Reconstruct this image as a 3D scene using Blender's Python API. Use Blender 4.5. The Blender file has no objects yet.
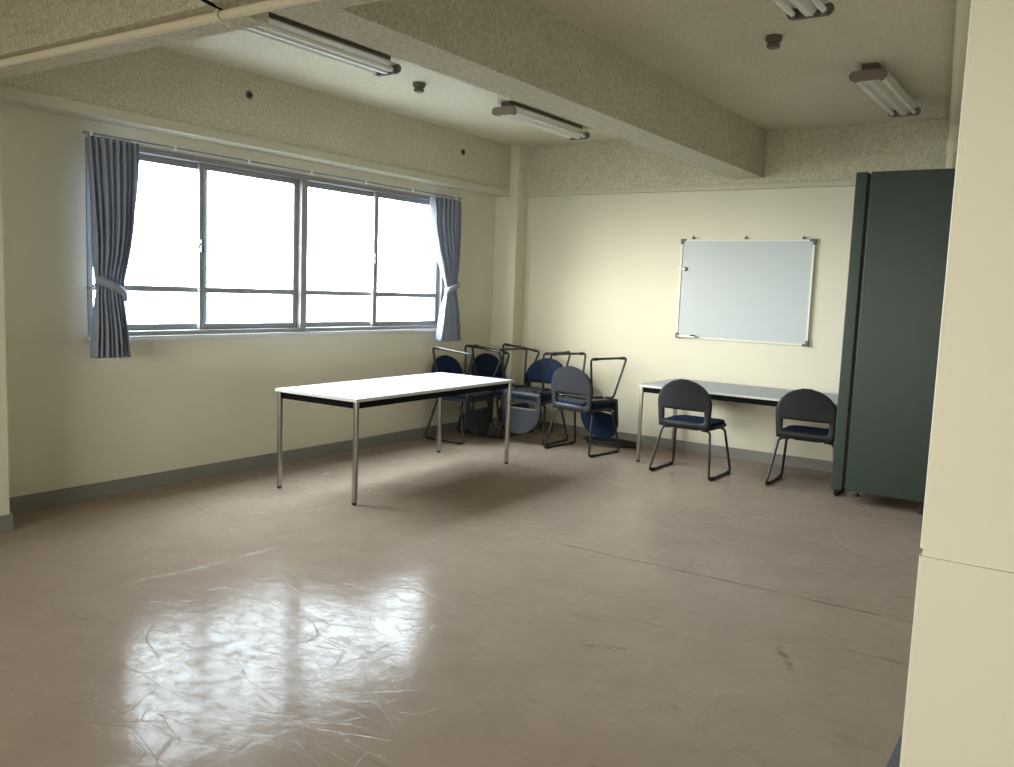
import bpy, bmesh, math, random
from mathutils import Vector, Matrix
random.seed(4)
PI = math.pi
S = bpy.context.scene
C = S.collection

# ------------------------------------------------------------------ camera
CAM = Vector((5.2184, -7.5344, 1.4415))
fwd = Vector((-0.55877322, 0.82211583, -0.10907816))
rgt = Vector((0.82399643, 0.56524253, 0.03912505))
upv = Vector((-0.09382093, 0.06801798, 0.9932629))
cd = bpy.data.cameras.new('camera'); cam = bpy.data.objects.new('camera', cd); C.objects.link(cam)
M = Matrix.Identity(4)
for i in range(3):
    M[i][0] = rgt[i]; M[i][1] = upv[i]; M[i][2] = -fwd[i]; M[i][3] = CAM[i]
cam.matrix_world = M
cd.sensor_fit = 'HORIZONTAL'; cd.sensor_width = 36; cd.lens = 30.6425
cd.clip_start = 0.05; cd.clip_end = 200
S.camera = cam

# ------------------------------------------------------------------ world, light, exposure
EXPOSURE = 2.33
SKY = 9.0
S.view_settings.view_transform = 'Standard'; S.view_settings.look = 'None'
S.view_settings.exposure = EXPOSURE; S.view_settings.gamma = 1.0
S.view_settings.use_curve_mapping = False
w = bpy.data.worlds.new('overcast_sky'); S.world = w; w.use_nodes = True
wn = w.node_tree.nodes; wl = w.node_tree.links
bg = wn['Background']; bg.inputs['Strength'].default_value = SKY
tc = wn.new('ShaderNodeTexCoord'); sx = wn.new('ShaderNodeSeparateXYZ'); rp = wn.new('ShaderNodeValToRGB')
mp = wn.new('ShaderNodeMapRange'); mp.inputs[1].default_value = -1; mp.inputs[2].default_value = 1
wl.new(tc.outputs['Generated'], sx.inputs[0]); wl.new(sx.outputs['Z'], mp.inputs[0]); wl.new(mp.outputs[0], rp.inputs[0])
rp.color_ramp.elements[0].position = 0.40; rp.color_ramp.elements[0].color = (0.09, 0.095, 0.095, 1)
rp.color_ramp.elements[1].position = 0.52; rp.color_ramp.elements[1].color = (1.0, 1.0, 1.0, 1)
# cool sky towards the window wall (-X), warmer haze towards the wall behind the camera (-Y)
my = wn.new('ShaderNodeMapRange'); my.inputs[1].default_value = -0.9; my.inputs[2].default_value = -0.3
wl.new(sx.outputs['Y'], my.inputs[0])
hz = wn.new('ShaderNodeMix'); hz.data_type = 'RGBA'; hz.inputs[6].default_value = (1.0, 0.95, 0.84, 1); hz.inputs[7].default_value = (0.80, 0.91, 1.0, 1)
wl.new(my.outputs[0], hz.inputs[0])
ml = wn.new('ShaderNodeMix'); ml.data_type = 'RGBA'; ml.blend_type = 'MULTIPLY'; ml.inputs[0].default_value = 1.0
wl.new(rp.outputs[0], ml.inputs[6]); wl.new(hz.outputs[2], ml.inputs[7]); wl.new(ml.outputs[2], bg.inputs['Color'])
S.cycles.max_bounces = 12; S.cycles.diffuse_bounces = 8; S.cycles.glossy_bounces = 4
S.cycles.transparent_max_bounces = 16
S.cycles.use_denoising = True
S.cycles.sample_clamp_indirect = 10
# window openings in the window wall: (y0, y1); portals only guide the sampling of the sky there
WZ0, WZ1 = 1.034, 2.262
OPEN = [(-4.55, -1.01)]
FRONT = (3.3, 1.25)                          # a second window in the wall behind the camera: centre x, half width
for (a, b) in OPEN:
    ld = bpy.data.lights.new('sky_portal', 'AREA'); ld.shape = 'RECTANGLE'
    ld.size = WZ1 - WZ0; ld.size_y = b - a; ld.cycles.is_portal = True
    lo = bpy.data.objects.new('sky_portal', ld); C.objects.link(lo)
    lo.location = (-0.16, (a + b) / 2, (WZ0 + WZ1) / 2); lo.rotation_euler = (0, -PI / 2, 0)

ld = bpy.data.lights.new('sky_portal', 'AREA'); ld.shape = 'RECTANGLE'
ld.size = 2 * FRONT[1]; ld.size_y = WZ1 - WZ0; ld.cycles.is_portal = True
lo = bpy.data.objects.new('sky_portal', ld); C.objects.link(lo)
lo.location = (FRONT[0], -11.16, (WZ0 + WZ1) / 2); lo.rotation_euler = (PI / 2, 0, 0)

# ------------------------------------------------------------------ materials
class NT:
    def __init__(s, name):
        s.m = bpy.data.materials.new(name); s.m.use_nodes = True
        s.n = s.m.node_tree.nodes; s.l = s.m.node_tree.links
        s.b = s.n['Principled BSDF']
    def new(s, t, **kw):
        x = s.n.new(t)
        for k, v in kw.items(): setattr(x, k, v)
        return x
    def val(s, sock, v):
        if hasattr(v, 'is_output') or isinstance(v, bpy.types.NodeSocket): s.l.new(v, sock)
        else: sock.default_value = v
    def math(s, op, a, b=0.0, clamp=False):
        x = s.new('ShaderNodeMath', operation=op); x.use_clamp = clamp
        s.val(x.inputs[0], a); s.val(x.inputs[1], b); return x.outputs[0]
    def pos(s):
        g = s.new('ShaderNodeNewGeometry'); return g.outputs['Position']
    def scaled(s, v, sc, rotz=0.0):
        x = s.new('ShaderNodeMapping'); s.l.new(v, x.inputs['Vector'])
        x.inputs['Scale'].default_value = sc; x.inputs['Rotation'].default_value = (0, 0, rotz)
        return x.outputs[0]
    def noise(s, v, scale, detail=3, rough=0.5):
        x = s.new('ShaderNodeTexNoise'); s.l.new(v, x.inputs['Vector'])
        x.inputs['Scale'].default_value = scale; x.inputs['Detail'].default_value = detail
        x.inputs['Roughness'].default_value = rough; return x.outputs['Fac']
    def ramp(s, f, a, b, lo=0.0, hi=1.0):
        x = s.new('ShaderNodeMapRange'); s.l.new(f, x.inputs[0])
        x.inputs[1].default_value = a; x.inputs[2].default_value = b
        x.inputs[3].default_value = lo; x.inputs[4].default_value = hi; return x.outputs[0]
    def mix(s, f, a, b):
        x = s.new('ShaderNodeMix', data_type='RGBA')
        s.val(x.inputs[0], f)
        for sock, v in ((x.inputs[6], a), (x.inputs[7], b)):
            if isinstance(v, tuple): sock.default_value = (*v, 1) if len(v) == 3 else v
            else: s.l.new(v, sock)
        return x.outputs[2]
    def bump(s, h, strength, dist=0.01, normal=None):
        x = s.new('ShaderNodeBump'); s.l.new(h, x.inputs['Height'])
        x.inputs['Strength'].default_value = strength; x.inputs['Distance'].default_value = dist
        if normal: s.l.new(normal, x.inputs['Normal'])
        return x.outputs[0]

def plain(name, col, rough=0.5, metal=0.0, var=0.08, scale=12, bump=0.0, bscale=80, spec=0.5):
    t = NT(name); g = t.new('ShaderNodeTexCoord'); v = g.outputs['Object']
    f = t.noise(v, scale, 4)
    d = tuple(c * (1 - var) for c in col); e = tuple(min(1, c * (1 + var)) for c in col)
    t.l.new(t.mix(f, d, e), t.b.inputs['Base Color'])
    t.b.inputs['Roughness'].default_value = rough; t.b.inputs['Metallic'].default_value = metal
    t.b.inputs['Specular IOR Level'].default_value = spec
    if bump:
        t.l.new(t.bump(t.noise(v, bscale, 3), bump, 0.003), t.b.inputs['Normal'])
    return t.m

def wall_mat(name, col):
    t = NT(name); p = t.pos()
    f = t.noise(p, 1.3, 4); f2 = t.noise(p, 60, 2)
    c1 = t.mix(t.ramp(f, 0.3, 0.7), tuple(c * 0.95 for c in col), col)
    t.l.new(c1, t.b.inputs['Base Color']); t.b.inputs['Roughness'].default_value = 0.55
    t.b.inputs['Specular IOR Level'].default_value = 0.25
    t.l.new(t.bump(f2, 0.12, 0.003), t.b.inputs['Normal'])
    return t.m

def stucco(name, col, dark, amt=0.6):
    t = NT(name); p = t.pos()
    a = t.noise(p, 55, 4, 0.7); b = t.noise(p, 2.2, 4)
    v = t.new('ShaderNodeTexVoronoi'); t.l.new(p, v.inputs['Vector']); v.inputs['Scale'].default_value = 95
    sp = t.ramp(a, 0.38, 0.60)
    c1 = t.mix(t.math('MULTIPLY', t.math('SUBTRACT', 1.0, sp), amt), col, dark)
    c2 = t.mix(t.ramp(b, 0.35, 0.65, 0.0, 0.16), c1, dark)
    t.l.new(c2, t.b.inputs['Base Color']); t.b.inputs['Roughness'].default_value = 0.9
    t.b.inputs['Specular IOR Level'].default_value = 0.1
    h = t.math('ADD', a, t.math('MULTIPLY', v.outputs['Distance'], 0.5))
    t.l.new(t.bump(h, 0.75, 0.012), t.b.inputs['Normal'])
    return t.m

def floor_mat():
    t = NT('worn_vinyl_floor'); p = t.pos()
    big = t.noise(p, 0.55, 5, 0.6); mid = t.noise(p, 3.5, 5, 0.65); fine = t.noise(p, 26, 4, 0.7)
    col = t.mix(t.ramp(big, 0.3, 0.7), (0.295, 0.220, 0.168), (0.36, 0.278, 0.218))
    col = t.mix(t.ramp(mid, 0.40, 0.66, 0.0, 0.5), col, (0.265, 0.205, 0.155))
    col = t.mix(t.ramp(fine, 0.35, 0.75, 0.0, 0.10), col, (0.22, 0.17, 0.13))
    # dark scuffs, stretched several ways
    bumps = None
    for k, (rz, sc, thr) in enumerate(((0.5, 1.0, 0.70), (-0.7, 1.3, 0.715), (1.3, 0.9, 0.72))):
        n = t.noise(t.scaled(p, (1.2 * sc, 9 * sc, 1), rz), 1.0 + 0.2 * k, 5, 0.6)
        m = t.ramp(n, thr - 0.05, thr + 0.05, 0.0, 0.6)
        col = t.mix(m, col, (0.13, 0.095, 0.07))
    sc_sum = None
    wn_ = t.new('ShaderNodeTexNoise'); t.l.new(p, wn_.inputs['Vector']); wn_.inputs['Scale'].default_value = 1.1; wn_.inputs['Detail'].default_value = 2
    wv = t.new('ShaderNodeVectorMath', operation='MULTIPLY_ADD'); t.l.new(wn_.outputs['Color'], wv.inputs[0]); wv.inputs[1].default_value = (0.35, 0.35, 0); t.l.new(p, wv.inputs[2])
    for k, (rz, sx_, sy) in enumerate(((0.35, 0.7, 3.4), (-0.55, 0.8, 4.2), (1.05, 0.6, 3.0), (-1.25, 0.9, 3.6), (0.0, 1.6, 7.0), (0.8, 2.0, 6.0))):
        v = t.new('ShaderNodeTexVoronoi', feature='DISTANCE_TO_EDGE'); t.l.new(t.scaled(wv.outputs[0], (sx_, sy, 1), rz), v.inputs['Vector'])
        v.inputs['Scale'].default_value = 1.0
        line = t.math('SUBTRACT', 1.0, t.ramp(v.outputs['Distance'], 0.002, 0.006 * sy / 3))
        gate = t.ramp(t.noise(t.scaled(p, (1, 1, 1), rz), 2.1 + 0.4 * k, 3), 0.47, 0.60)
        line = t.math('MULTIPLY', line, gate)
        sc_sum = line if sc_sum is None else t.math('ADD', sc_sum, line)
    col = t.mix(t.math('MULTIPLY', sc_sum, 0.20, True), col, (0.17, 0.13, 0.10))
    # seam and marks with a place of their own on the floor
    def seg(a, b, wd, soft=1.6, wob=0.03):
        ax, ay = a; bx_, by_ = b
        q = t.new('ShaderNodeSeparateXYZ'); t.l.new(p, q.inputs[0])
        X, Y = q.outputs['X'], q.outputs['Y']
        L = math.hypot(bx_ - ax, by_ - ay); ux, uy = (bx_ - ax) / L, (by_ - ay) / L
        X0 = t.math('SUBTRACT', X, ax); Y0 = t.math('SUBTRACT', Y, ay)
        s_ = t.math('ADD', t.math('MULTIPLY', X0, ux), t.math('MULTIPLY', Y0, uy))
        d_ = t.math('ADD', t.math('MULTIPLY', X0, -uy), t.math('MULTIPLY', Y0, ux))
        d_ = t.math('ADD', d_, t.math('MULTIPLY', t.math('SUBTRACT', t.noise(p, 2.4, 3), 0.5), wob))
        on = t.math('MULTIPLY', t.ramp(s_, 0, 0.15), t.ramp(s_, L - 0.15, L, 1, 0))
        return t.math('MULTIPLY', t.math('SUBTRACT', 1.0, t.ramp(t.math('ABSOLUTE', d_), wd * 0.3, wd * soft)), on)
    brk = t.ramp(t.noise(p, 6, 3), 0.35, 0.6, 0.25, 1)
    col = t.mix(t.math('MULTIPLY', t.math('MULTIPLY', seg((2.5, -3.36), (4.75, -3.32), 0.008), brk), 0.75), col, (0.09, 0.065, 0.045))
    col = t.mix(t.math('MULTIPLY', t.math('MULTIPLY', seg(*WHITE_SCUFF, 0.022, 1.4, 0.12), t.ramp(t.noise(p, 9, 3), 0.38, 0.6)), 0.35), col, (0.60, 0.56, 0.50))
    for (a, b, wd) in MARKS:
        mk_ = t.math('MULTIPLY', seg(a, b, wd, 1.8, 0.05), t.ramp(t.noise(p, 22, 3), 0.40, 0.58))
        col = t.mix(t.math('MULTIPLY', mk_, 0.75), col, (0.085, 0.062, 0.045))
    spots = t.new('ShaderNodeTexVoronoi'); t.l.new(t.scaled(p, (1, 1, 1)), spots.inputs['Vector']); spots.inputs['Scale'].default_value = 2.6
    sm = t.math('LESS_THAN', spots.outputs['Distance'], 0.022)
    col = t.mix(t.math('MULTIPLY', sm, 0.7), col, (0.07, 0.05, 0.04))
    t.l.new(col, t.b.inputs['Base Color'])
    r = t.ramp(t.noise(p, 5, 4, 0.6), 0.3, 0.7, 0.12, 0.19)
    r = t.math('ADD', r, t.math('MULTIPLY', sc_sum, 0.15))
    t.l.new(r, t.b.inputs['Roughness'])
    t.b.inputs['IOR'].default_value = 1.5; t.l.new(t.ramp(t.noise(p, 14, 4, 0.7), 0.35, 0.65, 0.008, 0.034), t.b.inputs['Specular IOR Level'])
    n1 = t.bump(t.noise(p, 8.0, 3), 0.16, 0.007)
    n2 = t.bump(t.noise(p, 36, 3, 0.6), 0.16, 0.003, n1)
    n3 = t.bump(t.math('MULTIPLY', sc_sum, -1.0), 0.10, 0.003, n2)
    t.l.new(n3, t.b.inputs['Normal'])
    return t.m
WHITE_SCUFF = ((1.60, -5.35), (1.66, -4.40))

MARKS = [((4.215, -3.96), (4.37, -4.24), 0.014), ((4.17, -3.30), (4.36, -3.22), 0.024), ((4.48, -3.00), (4.64, -2.94), 0.012),
         ((4.04, -4.83), (4.17, -4.74), 0.020), ((4.60, -4.60), (4.77, -4.66), 0.026), ((4.25, -4.82), (4.30, -4.70), 0.018),
         ((4.38, -4.90), (4.52, -4.96), 0.014), ((3.55, -4.55), (3.80, -4.40), 0.012), ((4.45, -3.27), (4.60, -3.30), 0.016)]
def cloth_mat(name, col, translucent=0.0):
    t = NT(name); g = t.new('ShaderNodeTexCoord'); v = g.outputs['Object']
    f = t.noise(v, 160, 2); f0 = t.noise(v, 4, 3)
    c = t.mix(f, tuple(x * 0.82 for x in col), tuple(min(1, x * 1.15) for x in col))
    c = t.mix(t.ramp(f0, 0.3, 0.7, 0, 0.2), c, tuple(x * 0.7 for x in col))
    t.l.new(c, t.b.inputs['Base Color']); t.b.inputs['Roughness'].default_value = 0.9
    t.b.inputs['Specular IOR Level'].default_value = 0.15
    t.l.new(t.bump(f, 0.2, 0.002), t.b.inputs['Normal'])
    if translucent:
        tr = t.new('ShaderNodeBsdfTranslucent'); t.l.new(c, tr.inputs['Color'])
        mx = t.new('ShaderNodeMixShader'); mx.inputs[0].default_value = translucent
        out = t.n['Material Output']
        t.l.new(t.b.outputs[0], mx.inputs[1]); t.l.new(tr.outputs[0], mx.inputs[2]); t.l.new(mx.outputs[0], out.inputs[0])
    return t.m

def glass_mat():
    t = NT('window_glass'); out = t.n['Material Output']
    a = t.new('ShaderNodeBsdfTransparent'); a.inputs[0].default_value = (0.93, 0.95, 0.95, 1)
    b = t.new('ShaderNodeBsdfGlossy'); b.inputs['Roughness'].default_value = 0.03
    fr = t.new('ShaderNodeFresnel'); bf = t.new('ShaderNodeNewGeometry').outputs['Backfacing']
    t.l.new(t.ramp(bf, 0.0, 1.0, 1.45, 1 / 1.45), fr.inputs[0])
    # faint grime
    f = t.noise(t.pos(), 6, 3)
    k = t.math('MULTIPLY', fr.outputs[0], t.ramp(f, 0.2, 0.8, 0.8, 1.0))
    mx = t.new('ShaderNodeMixShader'); t.l.new(k, mx.inputs[0]); t.l.new(a.outputs[0], mx.inputs[1]); t.l.new(b.outputs[0], mx.inputs[2])
    t.l.new(mx.outputs[0], out.inputs[0]); t.n.remove(t.b)
    return t.m

WALLC = (0.69, 0.65, 0.525)
m_wall = wall_mat('cream_wall_paint', WALLC)
m_stucco = stucco('sprayed_stucco', (0.70, 0.655, 0.51), (0.40, 0.36, 0.26), 0.65)
m_ceil = stucco('ceiling_stucco', (0.76, 0.71, 0.56), (0.52, 0.48, 0.36), 0.45)
m_lip = wall_mat('plaster_lip', (0.56, 0.53, 0.42))
m_floor = floor_mat()
m_base = plain('grey_vinyl_skirting', (0.22, 0.21, 0.185), 0.5)
m_alu = plain('window_aluminium', (0.26, 0.26, 0.27), 0.5, 0.2)
m_sill = plain('pale_aluminium', (0.62, 0.62, 0.62), 0.4, 0.3)
m_glass = glass_mat()
m_curt = cloth_mat('blue_grey_curtain', (0.34, 0.37, 0.45), 0.18)
m_top = plain('white_laminate', (0.46, 0.475, 0.49), 0.5, spec=0.06, var=0.02)
m_topedge = plain('pale_edge_band', (0.62, 0.60, 0.55), 0.5, var=0.03)
m_apron = plain('black_steel', (0.005, 0.005, 0.006), 0.7, spec=0.08)
m_chrome = plain('brushed_chrome', (0.44, 0.42, 0.385), 0.28, 0.95, var=0.05)
m_rub = plain('black_rubber', (0.014, 0.014, 0.014), 0.6)
m_tube = plain('black_tube', (0.015, 0.015, 0.016), 0.3, 0.0, spec=0.5)
m_shell = plain('charcoal_chair_plastic', (0.012, 0.0125, 0.0145), 0.5, spec=0.35, var=0.05, bump=0.1, bscale=300)
m_shell2 = plain('grey_chair_plastic', (0.024, 0.026, 0.033), 0.5, spec=0.35, var=0.05, bump=0.1, bscale=300)
m_pad = cloth_mat('navy_seat_fabric', (0.010, 0.021, 0.055))
m_board = plain('whiteboard_enamel', (0.52, 0.55, 0.56), 0.24, spec=0.2, var=0.01)
m_bframe = plain('white_aluminium_frame', (0.72, 0.70, 0.63), 0.4, var=0.02)
m_corner = plain('dark_grey_plastic', (0.10, 0.10, 0.095), 0.5)
m_cab = plain('green_grey_enamel', (0.023, 0.037, 0.028), 0.5, var=0.07, scale=3)
m_dark = plain('cabinet_gap', (0.012, 0.013, 0.012), 0.8)
m_lampbody = plain('lamp_enamel', (0.62, 0.60, 0.52), 0.4, var=0.03)
m_lampend_shaded = plain('lamp_end_shaded', (0.21, 0.17, 0.13), 0.5)  # brown carries the shade on the cap faces, painted into the colour
m_tubeglass = plain('unlit_fluorescent_tube', (0.80, 0.79, 0.72), 0.2, var=0.02)
m_sensor = plain('brown_detector_plastic', (0.13, 0.105, 0.075), 0.5)
m_conduit = plain('cream_conduit_paint', (0.74, 0.68, 0.51), 0.7, spec=0.2, var=0.04)
m_carpet = plain('grey_carpet', (0.10, 0.105, 0.11), 0.95, var=0.35, scale=90, bump=0.4, bscale=200)
m_white = plain('white_plastic', (0.75, 0.75, 0.73), 0.35, var=0.02)
m_brass = plain('dull_metal', (0.30, 0.28, 0.24), 0.45, 0.6)

# ------------------------------------------------------------------ mesh helpers
def box(bm, x0, x1, y0, y1, z0, z1, bev=0.0, seg=2):
    vs = [bm.verts.new((x, y, z)) for x in (x0, x1) for y in (y0, y1) for z in (z0, z1)]
    F = [(0, 1, 3, 2), (4, 6, 7, 5), (0, 4, 5, 1), (2, 3, 7, 6), (0, 2, 6, 4), (1, 5, 7, 3)]
    fs = [bm.faces.new([vs[i] for i in f]) for f in F]
    if bev:
        es = list({e for f in fs for e in f.edges})
        bmesh.ops.bevel(bm, geom=es, offset=bev, segments=seg, affect='EDGES', profile=0.6)

def fillet(pts, r, n=6, closed=False):
    pts = [Vector(p) for p in pts]; out = []
    N = len(pts)
    for i, p in enumerate(pts):
        if not closed and i in (0, N - 1): out.append(p); continue
        a = pts[(i - 1) % N]; b = pts[(i + 1) % N]
        da, db = (a - p), (b - p)
        rr = min(r, da.length * 0.45, db.length * 0.45)
        p0 = p + da.normalized() * rr; p1 = p + db.normalized() * rr
        for k in range(n + 1):
            t = k / n
            out.append((1 - t) ** 2 * p0 + 2 * t * (1 - t) * p + t * t * p1)
    return out

def tube(bm, pts, r, n=10, closed=False):
    pts = [Vector(p) for p in pts]; N = len(pts); rings = []
    tan = []
    for i in range(N):
        if closed: d = pts[(i + 1) % N] - pts[i - 1]
        else: d = pts[min(i + 1, N - 1)] - pts[max(i - 1, 0)]
        tan.append(d.normalized())
    ref = Vector((0, 0, 1)) if abs(tan[0].z) < 0.9 else Vector((1, 0, 0))
    u = tan[0].cross(ref).normalized()
    for i in range(N):
        u = (u - tan[i] * u.dot(tan[i])).normalized(); v = tan[i].cross(u)
        rings.append([bm.verts.new(pts[i] + r * (math.cos(2 * PI * k / n) * u + math.sin(2 * PI * k / n) * v)) for k in range(n)])
    for i in range(N if closed else N - 1):
        A, B = rings[i], rings[(i + 1) % N]
        for k in range(n):
            bm.faces.new((A[k], A[(k + 1) % n], B[(k + 1) % n], B[k]))
    if not closed:
        bm.faces.new(list(reversed(rings[0]))); bm.faces.new(rings[-1])

def lathe(bm, prof, n=24, c=(0, 0, 0), axis='Z'):
    rings = []
    for (r, h) in prof:
        ring = []
        for k in range(n):
            a = 2 * PI * k / n; q = (r * math.cos(a), r * math.sin(a), h)
            if axis == 'X': q = (h, q[0], q[1])
            if axis == 'Y': q = (q[0], h, q[1])
            ring.append(bm.verts.new(Vector(q) + Vector(c)))
        rings.append(ring)
    for A, B in zip(rings, rings[1:]):
        for k in range(n): bm.faces.new((A[k], A[(k + 1) % n], B[(k + 1) % n], B[k]))
    bm.faces.new(rings[0]); bm.faces.new(rings[-1])

def prism(bm, outline, axis, h0, h1, bev=0.0):
    """outline: list of 2-tuples in the plane across the axis, extruded h0..h1"""
    def q(a, b, h): return {'X': (h, a, b), 'Y': (a, h, b), 'Z': (a, b, h)}[axis]
    A = [bm.verts.new(q(a, b, h0)) for a, b in outline]; B = [bm.verts.new(q(a, b, h1)) for a, b in outline]
    n = len(A); fs = [bm.faces.new(A), bm.faces.new(B)]
    for k in range(n): fs.append(bm.faces.new((A[k], A[(k + 1) % n], B[(k + 1) % n], B[k])))
    if bev:
        es = list(fs[0].edges) + list(fs[1].edges)
        bmesh.ops.bevel(bm, geom=es, offset=bev, segments=2, affect='EDGES')

def rrect(x0, x1, y0, y1, r, n=5):
    o = []
    for (cx, cy, a0) in ((x1 - r, y1 - r, 0), (x0 + r, y1 - r, PI / 2), (x0 + r, y0 + r, PI), (x1 - r, y0 + r, 1.5 * PI)):
        for k in range(n + 1):
            a = a0 + PI / 2 * k / n; o.append((cx + r * math.cos(a), cy + r * math.sin(a)))
    return o

def obj(name, bm, mat, parent=None, smooth=False, mats=None):
    bmesh.ops.recalc_face_normals(bm, faces=bm.faces)
    me = bpy.data.meshes.new(name); bm.to_mesh(me); bm.free()
    for m in (mats or [mat]): me.materials.append(m)
    if smooth:
        for p in me.polygons: p.use_smooth = True
        try: me.set_sharp_from_angle(angle=math.radians(40))
        except Exception: pass
    o = bpy.data.objects.new(name, me); C.objects.link(o)
    if parent: o.parent = parent
    return o
def nb(): return bmesh.new()
def thing(name, label, cat, loc=(0, 0, 0), rotz=0, group=None):
    o = bpy.data.objects.new(name, None); C.objects.link(o); o.empty_display_size = 0.1
    o.location = loc; o.rotation_euler = (0, 0, rotz); tag(o, label, cat, group); return o
def tag(o, label, cat, group=None):
    o['label'] = label; o['category'] = cat
    if group: o['group'] = group
    return o
def struct(o): o['kind'] = 'structure'; return o
def grey_shell(t):
    for c in t.children:
        if c.name.split('.')[0] in ('seat_pan', 'backrest'):
            c.data = grey_mesh(c.data)
_gm = {}
def grey_mesh(me):
    if me.name not in _gm:
        k = me.copy(); k.materials.clear(); k.materials.append(m_shell2); _gm[me.name] = k
    return _gm[me.name]
def dup(root, loc, rot, label):
    r = root.copy(); C.objects.link(r); r.location = loc; r.rotation_euler = rot; r['label'] = label
    for ch in list(root.children):
        c = ch.copy(); C.objects.link(c); c.parent = r
        for g in list(ch.children):
            d = g.copy(); C.objects.link(d); d.parent = c
    return r

# ------------------------------------------------------------------ the room
ZC = 2.876; ZG = 1.010; YB = -11.0; XR = 7.6
PX, PY = 4.995, -5.897                     # left edge of the wall end in the foreground
G = 0.007                                   # half height of the routed groove
def wallbox(bm, x0, x1, y0, y1, z0, z1, side, d=0.006):
    """a wall slab with the routed groove at ZG; side = the room face ('+X','-Y',...)"""
    if not (z0 < ZG < z1): box(bm, x0, x1, y0, y1, z0, z1); return
    box(bm, x0, x1, y0, y1, z0, ZG - G); box(bm, x0, x1, y0, y1, ZG + G, z1)
    a = [x0, x1, y0, y1]
    for s in side.split():
        if s == '+X': a[1] -= d
        if s == '-X': a[0] += d
        if s == '+Y': a[3] -= d
        if s == '-Y': a[2] += d
    box(bm, a[0], a[1], a[2], a[3], ZG - G, ZG + G)

bm = nb(); box(bm, -0.2, XR + 0.2, YB - 0.2, 0.2, -0.15, 0); struct(obj('floor', bm, m_floor))
bm = nb(); box(bm, -0.2, XR + 0.2, YB - 0.2, 0.2, ZC, ZC + 0.15); struct(obj('ceiling', bm, m_ceil))
bm = nb()
ys = [YB]
for (a, b) in sorted(OPEN): ys += [a, b]
ys += [0.0]
for i in range(0, len(ys), 2):
    wallbox(bm, -0.2, 0, ys[i], ys[i + 1], 0, ZC, '+X')
for (a, b) in OPEN:
    wallbox(bm, -0.2, 0, a, b, 0, WZ0, '+X'); box(bm, -0.2, 0, a, b, WZ1, ZC)
struct(obj('wall_left', bm, m_wall))
bm = nb(); wallbox(bm, -0.2, XR, 0, 0.2, 0, ZC, '-Y'); struct(obj('wall_back', bm, m_wall))
bm = nb(); wallbox(bm, XR, XR + 0.2, YB, PY, 0, ZC, '-X'); wallbox(bm, 5.9, 6.1, PY + 0.2, 0, 0, ZC, '-X'); struct(obj('wall_right', bm, m_wall))
bm = nb(); fa, fb = FRONT[0] - FRONT[1], FRONT[0] + FRONT[1]
wallbox(bm, -0.2, fa, YB - 0.2, YB, 0, ZC, '+Y'); wallbox(bm, fb, XR + 0.2, YB - 0.2, YB, 0, ZC, '+Y')
wallbox(bm, fa, fb, YB - 0.2, YB, 0, WZ0, '+Y'); box(bm, fa, fb, YB - 0.2, YB, WZ1, ZC); struct(obj('wall_front', bm, m_wall))
# wall end in the foreground, with a small rounded arris
bm = nb()
for (z0, z1) in ((0, ZG - G), (ZG + G, ZC)):
    prism(bm, [(PX + .007, PY), (PX + .002, PY + .002), (PX, PY + .007), (PX, PY + 0.85), (XR, PY + 0.85), (XR, PY)], 'Z', z0, z1)
box(bm, PX + .005, XR, PY + .006, PY + .84, ZG - G, ZG + G)
struct(obj('wall_near_right', bm, m_wall))
# corner column and the pilaster at the left edge
bm = nb(); wallbox(bm, 0, 0.27, -0.19, 0, 0, ZC, '+X -Y'); struct(obj('trim_1', bm, m_wall))
bm = nb(); wallbox(bm, 0, 0.355, -5.9, -5.215, 0, ZC, '+X +Y'); struct(obj('trim_2', bm, m_wall))
# beams
def beam(n, parts):
    bm = nb()
    for p in parts: box(bm, *p)
    return struct(obj('trim_%d' % n, bm, m_stucco))
b = beam(3, [(0, 0.165, -10.99, -0.19, 2.435, ZC)])
bm = nb(); box(bm, 0, 0.178, -10.99, -0.19, 2.370, 2.436, 0.006); obj('beam_lip', bm, m_lip, b)
b = beam(4, [(0.27, 5.9, -0.045, 0, 2.430, ZC)])
bm = nb(); box(bm, 0.27, 5.9, -0.055, 0, 2.387, 2.431, 0.005); obj('beam_lip', bm, m_lip, b)
beam(5, [(2.443, 2.72, -10.99, -0.045, 2.477, ZC)])
beam(6, [(0.165, 2.443, -5.46, -5.20, 2.43, ZC), (2.72, XR, -5.46, -5.20, 2.43, ZC)])
# skirting
bm = nb(); box(bm, 0, 0.012, -5.215, -0.19, 0, 0.097); box(bm, 0.355, 0.367, -5.9, -5.203, 0, 0.097); box(bm, 0.012, 0.355, -5.215, -5.203, 0, 0.097)
box(bm, 0, 0.012, YB, -5.9, 0, 0.097); box(bm, 0.012, 0.282, -0.202, -0.19, 0, 0.097); box(bm, 0.27, 0.282, -0.19, 0, 0, 0.097)
struct(obj('baseboard_left', bm, m_base))
bm = nb(); box(bm, 0.282, 5.9, -0.012, 0, 0, 0.094); struct(obj('baseboard_back', bm, m_base))

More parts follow.
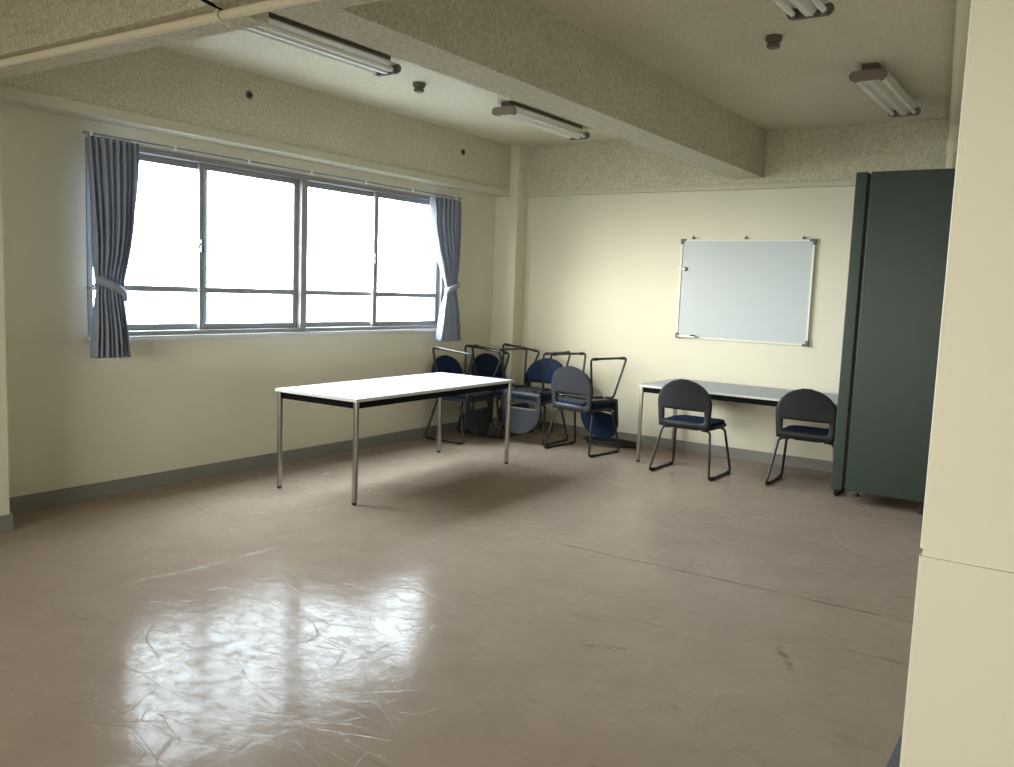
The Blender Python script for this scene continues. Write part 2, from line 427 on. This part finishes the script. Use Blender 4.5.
# ------------------------------------------------------------------ windows
def bars(bm, y0, y1, z0, z1, x0, x1, w):
    box(bm, x0, x1, y0, y0 + w, z0, z1, 0.003); box(bm, x0, x1, y1 - w, y1, z0, z1, 0.003)
    box(bm, x0, x1, y0 + w, y1 - w, z0, z0 + w, 0.003); box(bm, x0, x1, y0 + w, y1 - w, z1 - w, z1, 0.003)
def window(n, a, b):
    mid = (a + b) / 2
    bm = nb()
    bars(bm, a, b, WZ0, WZ1, -0.12, 0.008, 0.035)
    box(bm, -0.12, 0.012, mid - 0.032, mid + 0.032, WZ0 + 0.035, WZ1 - 0.035, 0.004)
    win = struct(obj('window_%d' % n, bm, m_alu))
    bm = nb(); box(bm, -0.02, 0.035, a - 0.02, b + 0.02, WZ0 - 0.028, WZ0 + 0.004, 0.004); obj('window_sill', bm, m_sill, win)
    for (p, q) in ((a + .035, mid - .032), (mid + .032, b - .035)):
        c = (p + q) / 2
        for k, (y0, y1, x) in enumerate(((p, c + 0.048, -0.085), (c - 0.048, q, -0.045))):
            bm = nb(); z0, z1 = WZ0 + 0.035, WZ1 - 0.035
            bars(bm, y0, y1, z0, z1, x - 0.014, x + 0.014, 0.042)
            box(bm, x - 0.012, x + 0.012, y0 + .03, y1 - .03, 1.328, 1.368, 0.002)
            s = obj('sash', bm, m_alu, win)
            bm = nb(); box(bm, x - 0.0025, x + 0.0025, y0 + .040, y1 - .040, z0 + .040, z1 - .040); obj('pane', bm, m_glass, s)
            if k:
                bm = nb(); box(bm, x + 0.014, x + 0.032, y0 + .004, y0 + .028, 1.61, 1.70, 0.004)
                tube(bm, fillet([(x + .03, y0 + .016, 1.66), (x + .045, y0 - .01, 1.672), (x + .045, y0 - .035, 1.64)], .01), 0.006, 8)
                obj('crescent_lock', bm, m_corner, s)
    return win
window(1, *OPEN[0])
wf = window(2, -FRONT[1], FRONT[1]); wf.location = (FRONT[0], YB, 0); wf.rotation_euler = (0, 0, PI / 2)

# ------------------------------------------------------------------ curtains and their rail
def lerp_rows(rows, z):
    for (z1, a1, b1), (z0, a0, b0) in zip(rows, rows[1:]):
        if z >= z0:
            t = (z - z0) / (z1 - z0); t2 = t
            return a0 + (a1 - a0) * t2, b0 + (b1 - b0) * t2
    return rows[-1][1], rows[-1][2]
def curtain(label, rows, tie_z, folds, seed, hook_right):
    rnd = random.Random(seed)
    ph = [rnd.uniform(-0.25, 0.25) for _ in range(folds + 2)]
    am = [rnd.uniform(0.75, 1.25) for _ in range(folds + 2)]
    ztop, zbot = rows[0][0], rows[-1][0]; nr, ncl = 60, folds * 10
    root = thing('curtain', label, 'curtain', (0.11, (rows[0][1] + rows[0][2]) / 2, zbot), 0, None)
    ox, oy, oz = root.location
    bm = nb(); grid = []
    def X(u, z):
        d = abs(z - tie_z); pinch = 1 - math.exp(-(d / 0.16) ** 2)
        A = 0.012 + 0.024 * pinch
        if z > ztop - 0.10: A *= 0.65 + 0.35 * (ztop - z) / 0.10
        k = u * folds; i = int(k); f = k - i
        s = math.sin(2 * PI * (k + ph[min(i, folds)] * math.sin(PI * f) * 0.5 + 0.12 * math.sin(z * 3 + seed)))
        bulge = 0.03 * math.sin(PI * u) * pinch
        return A * am[min(i, folds)] * s + bulge + 0.0
    for r in range(nr + 1):
        z = ztop + (zbot - ztop) * r / nr
        a, b = lerp_rows(rows, z); row = []
        for k in range(ncl + 1):
            u = k / ncl
            # the leading edge is swept towards the hook: folds gather at the outer side near the tie
            y = a + (b - a) * u + 0.004 * math.sin(2 * PI * u * folds + 1.3)
            row.append(bm.verts.new((0.11 + X(u, z) - ox, y - oy, z - oz)))
        grid.append(row)
    for r in range(nr):
        for k in range(ncl):
            bm.faces.new((grid[r][k], grid[r][k + 1], grid[r + 1][k + 1], grid[r + 1][k]))
    o = obj('drape', bm, m_curt, root, True)
    md = o.modifiers.new('thick', 'SOLIDIFY'); md.thickness = 0.003
    # stitched heading tape
    a, b = lerp_rows(rows, ztop)
    for i in range(folds):
        u = (i + 0.25) / folds; y = a + (b - a) * u; bm = nb()
        tube(bm, [(0.11 + X(u, ztop) + 0.004 - ox, y - oy, ztop - 0.005 - oz), (0.11 + X(u, ztop - .07) + 0.008 - ox, y - oy, ztop - 0.085 - oz)], 0.007, 6); obj('pinch_pleat', bm, m_curt, root, True)
    # tie-back band
    a, b = lerp_rows(rows, tie_z); bm = nb()
    n = 36; ring = []
    slope = -0.05 if not hook_right else 0.03
    for k in range(n):
        th = 2 * PI * k / n
        y = (a + b) / 2 + (b - a + 0.02) / 2 * math.cos(th); x = 0.118 + 0.052 * math.sin(th)
        zz = tie_z + slope * math.cos(th) + 0.012 * math.sin(th)
        ring.append([bm.verts.new((x - ox, y - oy, zz - 0.028 - oz)), bm.verts.new((x * 1.0 - ox, y - oy, zz + 0.028 - oz))])
    for k in range(n): bm.faces.new((ring[k][0], ring[(k + 1) % n][0], ring[(k + 1) % n][1], ring[k][1]))
    o = obj('tieback', bm, m_curt, root, True); md = o.modifiers.new('thick', 'SOLIDIFY'); md.thickness = 0.004
    hy = b if hook_right else a
    bm = nb(); tube(bm, fillet([(0.0 - ox, hy - oy, tie_z - oz), (0.05 - ox, hy - oy, tie_z - oz), (0.085 - ox, hy - oy, tie_z + .02 - oz)], .02), 0.004, 8)
    obj('tieback_hook', bm, m_brass, root, True)
curtain('blue-grey pleated curtain tied back at the left end of the window',
        [(2.258, -4.615, -4.275), (2.0, -4.60, -4.285), (1.75, -4.585, -4.305), (1.5, -4.57, -4.345), (1.34, -4.555, -4.368), (1.15, -4.575, -4.362), (0.915, -4.59, -4.335)], 1.345, 8, 1, False)
curtain('blue-grey pleated curtain tied back at the right end of the window',
        [(2.25, -1.36, -0.92), (2.0, -1.345, -0.915), (1.75, -1.27, -0.925), (1.55, -1.16, -0.935), (1.43, -1.10, -0.945), (1.2, -1.165, -0.915), (0.925, -1.22, -0.875)], 1.43, 8, 5, True)
rail = thing('curtain_rail', 'thin aluminium curtain rail along the top of the window', 'curtain rail', (0.07, -2.78, 2.275))
bm = nb(); box(bm, -0.012, 0.012, -1.82, 1.91, -0.004, 0.010, 0.002); obj('track', bm, m_alu, rail)
for y in (-1.78, -1.2, -0.6, 0, 0.6, 1.2, 1.82):
    bm = nb(); box(bm, -0.07, 0.014, y - 0.014, y + 0.014, 0.012, 0.018, 0.002); box(bm, 0.008, 0.016, y - .01, y + .01, -.012, 0.018, .002); obj('bracket', bm, m_white, rail)

# ------------------------------------------------------------------ tables
def table(label, loc, rot, A, B, H):
    t = thing('folding_table', label, 'table', loc, rot, None); t.name = 'work_table'
    th = 0.022
    bm = nb(); prism(bm, rrect(-A, A, -B, B, 0.008, 3), 'Z', H - th, H, 0.003); obj('tabletop', bm, m_top, t, True)
    bm = nb(); a, b_ = A + 0.0015, B + 0.0015
    for (x0, x1, y0, y1) in ((-a, a, -b_, -B + .004), (-a, a, B - .004, b_), (-a, -A + .004, -B + .004, B - .004), (A - .004, a, -B + .004, B - .004)):
        box(bm, x0, x1, y0, y1, H - th + .002, H - .004)
    obj('edge_band', bm, m_topedge, t)
    i = 0.022; bm = nb(); w_ = 0.020; z0, z1 = H - th - 0.045, H - th
    box(bm, -A + i, A - i, -B + i, -B + i + w_, z0, z1); box(bm, -A + i, A - i, B - i - w_, B - i, z0, z1)
    box(bm, -A + i, -A + i + w_, -B + i + w_, B - i - w_, z0, z1); box(bm, A - i - w_, A - i, -B + i + w_, B - i - w_, z0, z1)
    obj('apron', bm, m_apron, t)
    for sx_ in (-1, 1):
        for sy in (-1, 1):
            x, y = sx_ * (A - 0.024), sy * (B - 0.024)
            bm = nb(); box(bm, x - .0145, x + .0145, y - .0145, y + .0145, 0.016, H - th, 0.006, 3)
            l = obj('leg', bm, m_chrome, t, True)
            bm = nb(); lathe(bm, [(0.012, 0), (0.015, 0.003), (0.015, 0.016)], 16, (x, y, 0)); obj('foot', bm, m_rub, l, True)
    return t
table('white-topped table with chrome legs standing alone in front of the window', (0.948, -2.619, 0), 0.026, 0.376, 0.934, 0.70)
table('long white table against the back wall under the whiteboard', (2.02 + 0.847, -0.435, 0), 0.0, 0.847, 0.395, 0.675)

# ------------------------------------------------------------------ stacking chairs
SEAT = 0.437
def make_chair(label, loc, rot):
    t = thing('stacking_chair', label, 'chair', loc, 0, None); t.rotation_euler = rot
    # front is +Y
    bm = nb(); prism(bm, rrect(-0.215, 0.215, -0.208, 0.215, 0.05), 'Z', SEAT - 0.052, SEAT - 0.026, 0.008)
    prism(bm, rrect(-0.10, 0.10, -0.15, 0.13, 0.02), 'Z', SEAT - 0.066, SEAT - 0.052, 0.004)
    obj('seat_pan', bm, m_shell, t, True)
    bm = nb(); prism(bm, rrect(-0.205, 0.205, -0.180, 0.208, 0.055), 'Z', SEAT - 0.026, SEAT - 0.001, 0.010); obj('seat_cushion', bm, m_pad, t, True)
    # back shell
    z_bot, z_top = SEAT - 0.048, 0.778; W0 = 0.230; ZA = 0.585
    hz0, hz1 = SEAT + 0.005, SEAT + 0.098; hx = 0.172
    def wid(z):
        if z <= ZA: return 0.212 + (W0 - 0.212) * min(1, (z - z_bot) / (ZA - z_bot)) ** 0.7
        return W0 * math.sqrt(max(0, 1 - ((z - ZA) / (z_top - ZA)) ** 2)) ** 0.92
    def yy(x, z):
        s = (z - z_bot) / (z_top - z_bot)
        return -0.205 - 0.025 * s - 0.030 * s * s + 0.62 * x * x * (0.25 + 0.75 * s)
    def shell(zs, cols, off, sx_, skip):
        bm = nb(); g = []
        for z in zs:
            w_ = max(wid(z) * sx_, 0.004); h = min(hx, 0.78 * w_); row = []
            for c in cols:
                if abs(c) <= 1: x = c * h
                else: x = math.copysign(h + (abs(c) - 1) * (w_ - h), c)
                row.append(bm.verts.new((x, yy(x, z) + off, z)))
            g.append(row)
        for i in range(len(zs) - 1):
            for j in range(len(cols) - 1):
                if skip and abs(cols[j] + cols[j + 1]) / 2 < 1 and hz0 - 1e-6 <= (zs[i] + zs[i + 1]) / 2 <= hz1: continue
                bm.faces.new((g[i][j], g[i][j + 1], g[i + 1][j + 1], g[i + 1][j]))
        return bm
    cols = [-2, -1.5, -1, -0.75, -0.5, -0.25, 0, 0.25, 0.5, 0.75, 1, 1.5, 2]
    zs = [z_bot, (z_bot + hz0) / 2, hz0, hz0 + .03, hz0 + .06, hz1, hz1 + .02, hz1 + .04, ZA + .02]
    zs += [ZA + (z_top - ZA) * math.sin(a * PI / 2) for a in (0.2, 0.3, 0.4, 0.5, 0.6, 0.7, 0.8, 0.88, 0.94, 1.0)]
    o = obj('backrest', shell(zs, cols, 0, 1, True), m_shell, t, True)
    md = o.modifiers.new('thick', 'SOLIDIFY'); md.thickness = 0.013; md.offset = 0
    zp = [z for z in zs if z >= hz1 + 0.015]
    zp = [hz1 + .012] + zp[1:-1] + [z_top - 0.005]
    o = obj('back_cushion', shell(zp, cols, 0.016, 0.975, False), m_pad, t, True)
    md = o.modifiers.new('thick', 'SOLIDIFY'); md.thickness = 0.016; md.offset = 0
    # sled legs
    for s in (-1, 1):
        r = 0.0105; pts = [(s * 0.13, -0.135, SEAT - 0.060), (s * 0.205, -0.150, SEAT - 0.062), (s * 0.256, -0.245, r), (s * 0.256, 0.215, r), (s * 0.215, 0.135, SEAT - 0.062), (s * 0.13, 0.12, SEAT - 0.060)]
        bm = nb(); tube(bm, fillet(pts, 0.035, 7), r, 10); l = obj('sled_leg', bm, m_tube, t, True)
        for y in (-0.19, 0.16):
            bm = nb(); tube(bm, [(s * 0.256, y - .022, r + 0.001), (s * 0.256, y + .022, r + 0.001)], r + 0.0035, 10); obj('glide', bm, m_rub, l, True)
    return t
def flip(loc, rz, tilt=0.0):
    """pose of a chair turned upside down, seat on the seat of an upright one at loc"""
    e = (Matrix.Rotation(rz, 3, 'Z') @ Matrix.Rotation(PI + tilt, 3, 'X')).to_euler()
    return (loc[0], loc[1], 2 * SEAT - abs(tilt) * 0.08), e
def R(d): return math.radians(d)
c0 = make_chair('grey-backed chair with navy seat facing the whiteboard table, left one', (2.552, -0.865, 0), (0, 0, R(-1)))
dup(c0, (3.450, -0.690, 0), (0, 0, R(2)), 'grey-backed chair at the whiteboard table, half behind the green cabinet')
# the four stacked pairs in the corner
U = [((1.430, -0.690), R(-8), R(-15), (0, 0, 0),
      'upright grey chair at the right end of the corner stacks, its back to the room',
      'upside-down chair on the rightmost corner stack, sled legs clear against the wall'),
     ((0.815, -0.590), R(180), R(178), (0, 0, 0),
      'upright chair with blue back pad facing the room, beside the rightmost corner stack',
      'upside-down chair whose grey back hangs to the floor beside the table corner'),
     ((0.360, -0.475), R(-97), R(-92), (0.02, 0.0, R(-6)),
      'upright chair with navy back in the room corner, second from the left',
      'upside-down chair on the stack standing right in the room corner'),
     ((0.300, -1.030), R(-90), R(-89), (0.035, 0.0, R(-5)),
      'upright chair with navy back against the window wall, leftmost of the stacks',
      'upside-down chair of the leftmost stack, its sled rail shining below the curtain')]
grp = 'chairs stacked seat to seat in the corner'
for (xy, rz, rz2, off, la, lb) in U:
    a = dup(c0, (xy[0], xy[1], 0), (0, 0, rz), la); a['group'] = grp; grey_shell(a)
    l, e = flip((xy[0] + off[0], xy[1] + off[1]), rz2, off[2]); b = dup(c0, l, e, lb); b['group'] = grp; grey_shell(b)
# coil of black cable
bm = nb(); pts = []
for k in range(150):
    a = 2 * PI * k / 50; r = 0.20 + 0.012 * math.sin(k * 0.21) + 0.006 * (k // 50)
    pts.append((1.50 + 1.25 * r * math.cos(a), -0.27 + r * 0.70 * math.sin(a), 0.010 + 0.0135 * (k / 50)))
tube(bm, pts, 0.0085, 8); tag(obj('cable_coil', bm, m_rub, None, True), 'coil of black cable lying on the floor behind the stacked chairs', 'cable')

# ------------------------------------------------------------------ whiteboard
wb = thing('whiteboard', 'white magnetic whiteboard hanging on the back wall', 'whiteboard', (1.989, -0.004, 1.055))
bm = nb(); box(bm, 0.012, 1.188, -0.014, -0.004, 0.012, 0.888); obj('writing_panel', bm, m_board, wb)
bm = nb()
for a in ((0, 1.2, 0, 0.016), (0, 1.2, 0.884, 0.9), (0, 0.016, 0.016, 0.884), (1.184, 1.2, 0.016, 0.884)):
    box(bm, a[0], a[1], -0.021, 0.0, a[2], a[3], 0.003)
obj('frame', bm, m_bframe, wb)
for (x, z) in ((0, 0), (1.2, 0), (0, 0.9), (1.2, 0.9)):
    sx_, sz = (1 if x == 0 else -1), (1 if z == 0 else -1)
    bm = nb(); prism(bm, [(x - sx_ * .004, z - sz * .004), (x + sx_ * .045, z - sz * .004), (x + sx_ * .045, z + sz * .018), (x + sx_ * .018, z + sz * .018), (x + sx_ * .018, z + sz * .045), (x - sx_ * .004, z + sz * .045)], 'Y', -0.025, 0.002)
    obj('corner_cap', bm, m_corner, wb)
for x in (0.11, 0.60, 1.10):
    bm = nb(); box(bm, x - .012, x + .012, -.018, .002, 0.897, 0.918, .004); tube(bm, fillet([(x, -.004, .91), (x, -.03, .915), (x + .014, -.036, .93)], .008), .004, 8); obj('hanging_clip', bm, m_corner, wb)
bm = nb(); box(bm, 0.03, 0.20, -0.055, -0.021, 0.010, 0.014); box(bm, 0.03, 0.20, -0.058, -0.055, 0.010, 0.022, .001); obj('pen_tray', bm, m_white, wb)
mk = thing('marker_pen', 'white marker pen with dark cap in the tray of the whiteboard', 'pen', (1.989, -0.004, 1.055))
bm = nb(); tube(bm, [(0.045, -0.038, 0.0235), (0.145, -0.038, 0.0235)], 0.0085, 12); obj('barrel', bm, m_white, mk, True)
bm = nb(); tube(bm, [(0.145, -0.038, 0.0235), (0.190, -0.038, 0.0235)], 0.0092, 12); obj('cap', bm, m_rub, mk, True)
mg = thing('magnet_clip', 'small round magnet clip on the left edge of the whiteboard', 'magnet', (2.045, -0.0185, 1.685))
bm = nb(); lathe(bm, [(0.020, 0.0), (0.020, -0.007), (0.015, -0.010)], 20, (0, 0, 0), 'Y'); obj('magnet', bm, m_corner, mg, True)
bm = nb(); box(bm, -0.075, 0.0, -0.014, -0.0095, -0.008, 0.008, .002); obj('clip_arm', bm, m_white, mg)

# ------------------------------------------------------------------ steel cabinet
CX, CY = 3.722, -1.10
cb = thing('steel_cabinet', 'tall grey-green steel cabinet standing side-on at the right', 'cabinet', (CX, CY, 0))
bm = nb(); box(bm, 0.100, 0.635, 0, 0.88, 0.092, 2.345, 0.006, 3); obj('body', bm, m_cab, cb, True)
bm = nb(); box(bm, 0.078, 0.100, 0.012, 0.868, 0.105, 2.33); obj('door_gap', bm, m_dark, cb)
for k, (y0, y1) in enumerate(((0.0, 0.437), (0.443, 0.88))):
    bm = nb(); box(bm, 0, 0.078, y0, y1, 0.086, 2.345, 0.006, 3); d = obj('door', bm, m_cab, cb, True)
    hy = y1 - 0.05 if k == 0 else y0 + 0.05
    bm = nb(); box(bm, -0.012, 0.0, hy - .012, hy + .012, 1.08, 1.24, .003); obj('handle', bm, m_brass, d)
    for z in (0.88, 1.61):
        yh = y0 + 0.02 if k == 0 else y1 - 0.02
        bm = nb(); lathe(bm, [(0.010, -.006), (0.010, 0.0)], 12, (0, yh, z + .018), 'X'); lathe(bm, [(0.010, -.006), (0.010, 0.0)], 12, (0, yh, z - .018), 'X'); obj('hinge_bolt', bm, m_sill, d)
for (x, y) in ((0.122, 0.31), (0.60, 0.05), (0.122, 0.83), (0.60, 0.83)):
    bm = nb(); lathe(bm, [(0.020, 0), (0.020, 0.014), (0.008, 0.016), (0.008, 0.093)], 14, (x, y, 0)); obj('levelling_foot', bm, m_rub, cb, True)
# low dark box whose corner shows beside the wall end
bx = thing('storage_box', 'low black box on the floor between the cabinet and the near wall end', 'box', (4.395, -1.50, 0))
bm = nb(); box(bm, 0, 0.36, 0, 0.27, 0, 0.145, 0.006); obj('base', bm, m_dark, bx)
bm = nb(); box(bm, -0.006, 0.366, -0.006, 0.276, 0.145, 0.165, 0.005); obj('lid', bm, m_dark, bx)

# ------------------------------------------------------------------ ceiling lamps
def lamp(label, x, y, first=None):
    if first: return dup(first, (x, y, ZC), (0, 0, 0), label)
    t = thing('fluorescent_lamp', label, 'ceiling lamp', (x, y, ZC), 0, 'twin-tube ceiling lamps')
    L = 0.58; D = 0.018
    bm = nb(); box(bm, -0.045, 0.045, -L + .02, L - .02, -0.025 - D, 0.0, 0.003); obj('mounting_channel', bm, m_sensor, t)
    bm = nb(); prism(bm, [(a_, b_ - D) for a_, b_ in ((-0.092, -0.025), (-0.092, -0.034), (-0.050, -0.044), (-0.016, -0.084), (0.016, -0.084), (0.050, -0.044), (0.092, -0.034), (0.092, -0.025))], 'Y', -L + .015, L - .015); obj('reflector', bm, m_lampbody, t)
    for s in (-1, 1):
        bm = nb(); tube(bm, [(s * 0.072, -L + .02, -0.070 - D), (s * 0.072, L - .02, -0.070 - D)], 0.015, 14)
        tb = obj('tube', bm, m_tubeglass, t, True)
        for e in (-1, 1):
            bm = nb(); lathe(bm, [(0.019, e * (L - .040)), (0.021, e * (L - .012))], 16, (s * 0.072, 0, -0.070 - D), 'Y')
            obj('socket', bm, m_corner, tb, True)
        bm = nb(); o = []
        for (cx, a0) in ((0.076, -PI / 2), (-0.076, PI / 2)):
            for k in range(9):
                a = a0 + PI * k / 8; o.append((cx + 0.034 * math.cos(a), -0.058 - D + 0.031 * math.sin(a)))
        prism(bm, o, 'Y', s * L - 0.010, s * L + 0.010, 0.003); obj('end_cap', bm, m_lampend_shaded, t, True)
    return t
l0 = lamp('unlit twin-tube lamp on the ceiling nearest the window, partly behind the cross beam', 1.315, -3.87)
lamp('unlit twin-tube lamp left of the main beam, close to the back wall', 1.295, -1.37, l0)
lamp('unlit twin-tube lamp right of the main beam, above the green cabinet', 3.935, -1.34, l0)
lamp('unlit twin-tube lamp right of the main beam, cut by the top of the photo', 3.955, -3.83, l0)
def sensor(label, x, y, first=None):
    if first: return dup(first, (x, y, ZC), (0, 0, 0), label)
    t = thing('smoke_detector', label, 'smoke detector', (x, y, ZC), 0, 'ceiling smoke detectors')
    bm = nb(); lathe(bm, [(0.045, 0), (0.047, -0.012), (0.043, -0.030), (0.031, -0.034)], 28); obj('base', bm, m_sensor, t, True)
    bm = nb(); lathe(bm, [(0.031, -0.034), (0.031, -0.044), (0.038, -0.047), (0.034, -0.062), (0.026, -0.066)], 28); obj('sensor_head', bm, m_sensor, t, True)
    return t
s0 = sensor('small brown smoke detector left of the main beam', 1.06, -2.68)
sensor('small brown smoke detector right of the main beam', 3.60, -2.68, s0)
# round anchors on the beam above the window
def anchor(label, y, z, first=None):
    if first: return dup(first, (0.165, y, z), (0, 0, 0), label)
    t = thing('beam_anchor', label, 'wall anchor', (0.165, y, z), 0, 'anchors in the window beam')
    bm = nb(); lathe(bm, [(0.030, 0), (0.028, 0.006), (0.018, 0.008), (0.017, 0.001)], 20, (0, 0, 0), 'X'); obj('collar', bm, m_sensor, t, True)
    bm = nb(); lathe(bm, [(0.015, 0), (0.014, 0.012)], 14, (0, 0, 0), 'X'); obj('plug', bm, m_dark, t, True)
    return t
a0 = anchor('round dark anchor in the beam above the left half of the window', -3.45, 2.718)
anchor('round dark anchor in the beam above the right curtain', -0.985, 2.694, a0)

# ------------------------------------------------------------------ conduits
cz = 2.43 - 0.020
cn = thing('pipe', 'long cream pipe running under the cross beam at top left', 'pipe', (0, -5.40, cz))
bm = nb(); tube(bm, [(0.0, -.030, 0), (1.6, -.01, 0), (3.2, 0.01, 0), (5.2, .03, 0)], 0.018, 16); obj('conduit', bm, m_conduit, cn, True)
for x in (2.42,):
    bm = nb()
    tube(bm, [(x, -0.002 + 0.023 * math.cos(a), 0.023 * math.sin(a)) for a in [2 * PI * k / 20 for k in range(20)]], 0.006, 8, True)
    tube(bm, [(x, 0.034 + 0.011 * math.cos(a), -0.022 + 0.011 * math.sin(a)) for a in [2 * PI * k / 14 for k in range(14)]], 0.005, 8, True)
    obj('clamp', bm, m_conduit, cn, True)
    bm = nb(); tube(bm, fillet([(x, 0.015, 0.024), (x + .02, -0.06, 0.02), (x + .07, -0.155, 0.012), (x + .07, -0.16, 0.09)], .02), 0.007, 8); obj('hanger_strap', bm, m_apron, cn, True)
dp = thing('pipe', 'cream drain pipe crossing the ceiling and dropping behind the green cabinet', 'pipe', (4.175, -0.10, 0))
r = 0.037; zp = ZC - r - 0.004
bm = nb(); tube(bm, fillet([(0.60, -4.3, zp), (0.0, 0.0, zp), (0.0, 0.0, 0.0)], 0.10, 10), r, 20); obj('pipe_run', bm, m_conduit, dp, True)
bm = nb(); lathe(bm, [(r, 2.60), (r + .007, 2.605), (r + .007, 2.70), (r, 2.705)], 24); obj('coupling', bm, m_conduit, dp, True)

# ------------------------------------------------------------------ grey carpet seen past the wall end
bm = nb(); box(bm, 4.80, 5.88, PY + 0.86, -4.25, 0.0, 0.006); box(bm, 4.80, PX, PY - .2, PY + .86, 0, .006)
tag(obj('carpet', bm, m_carpet), 'dark grey carpet on the floor beside the near wall end', 'carpet')
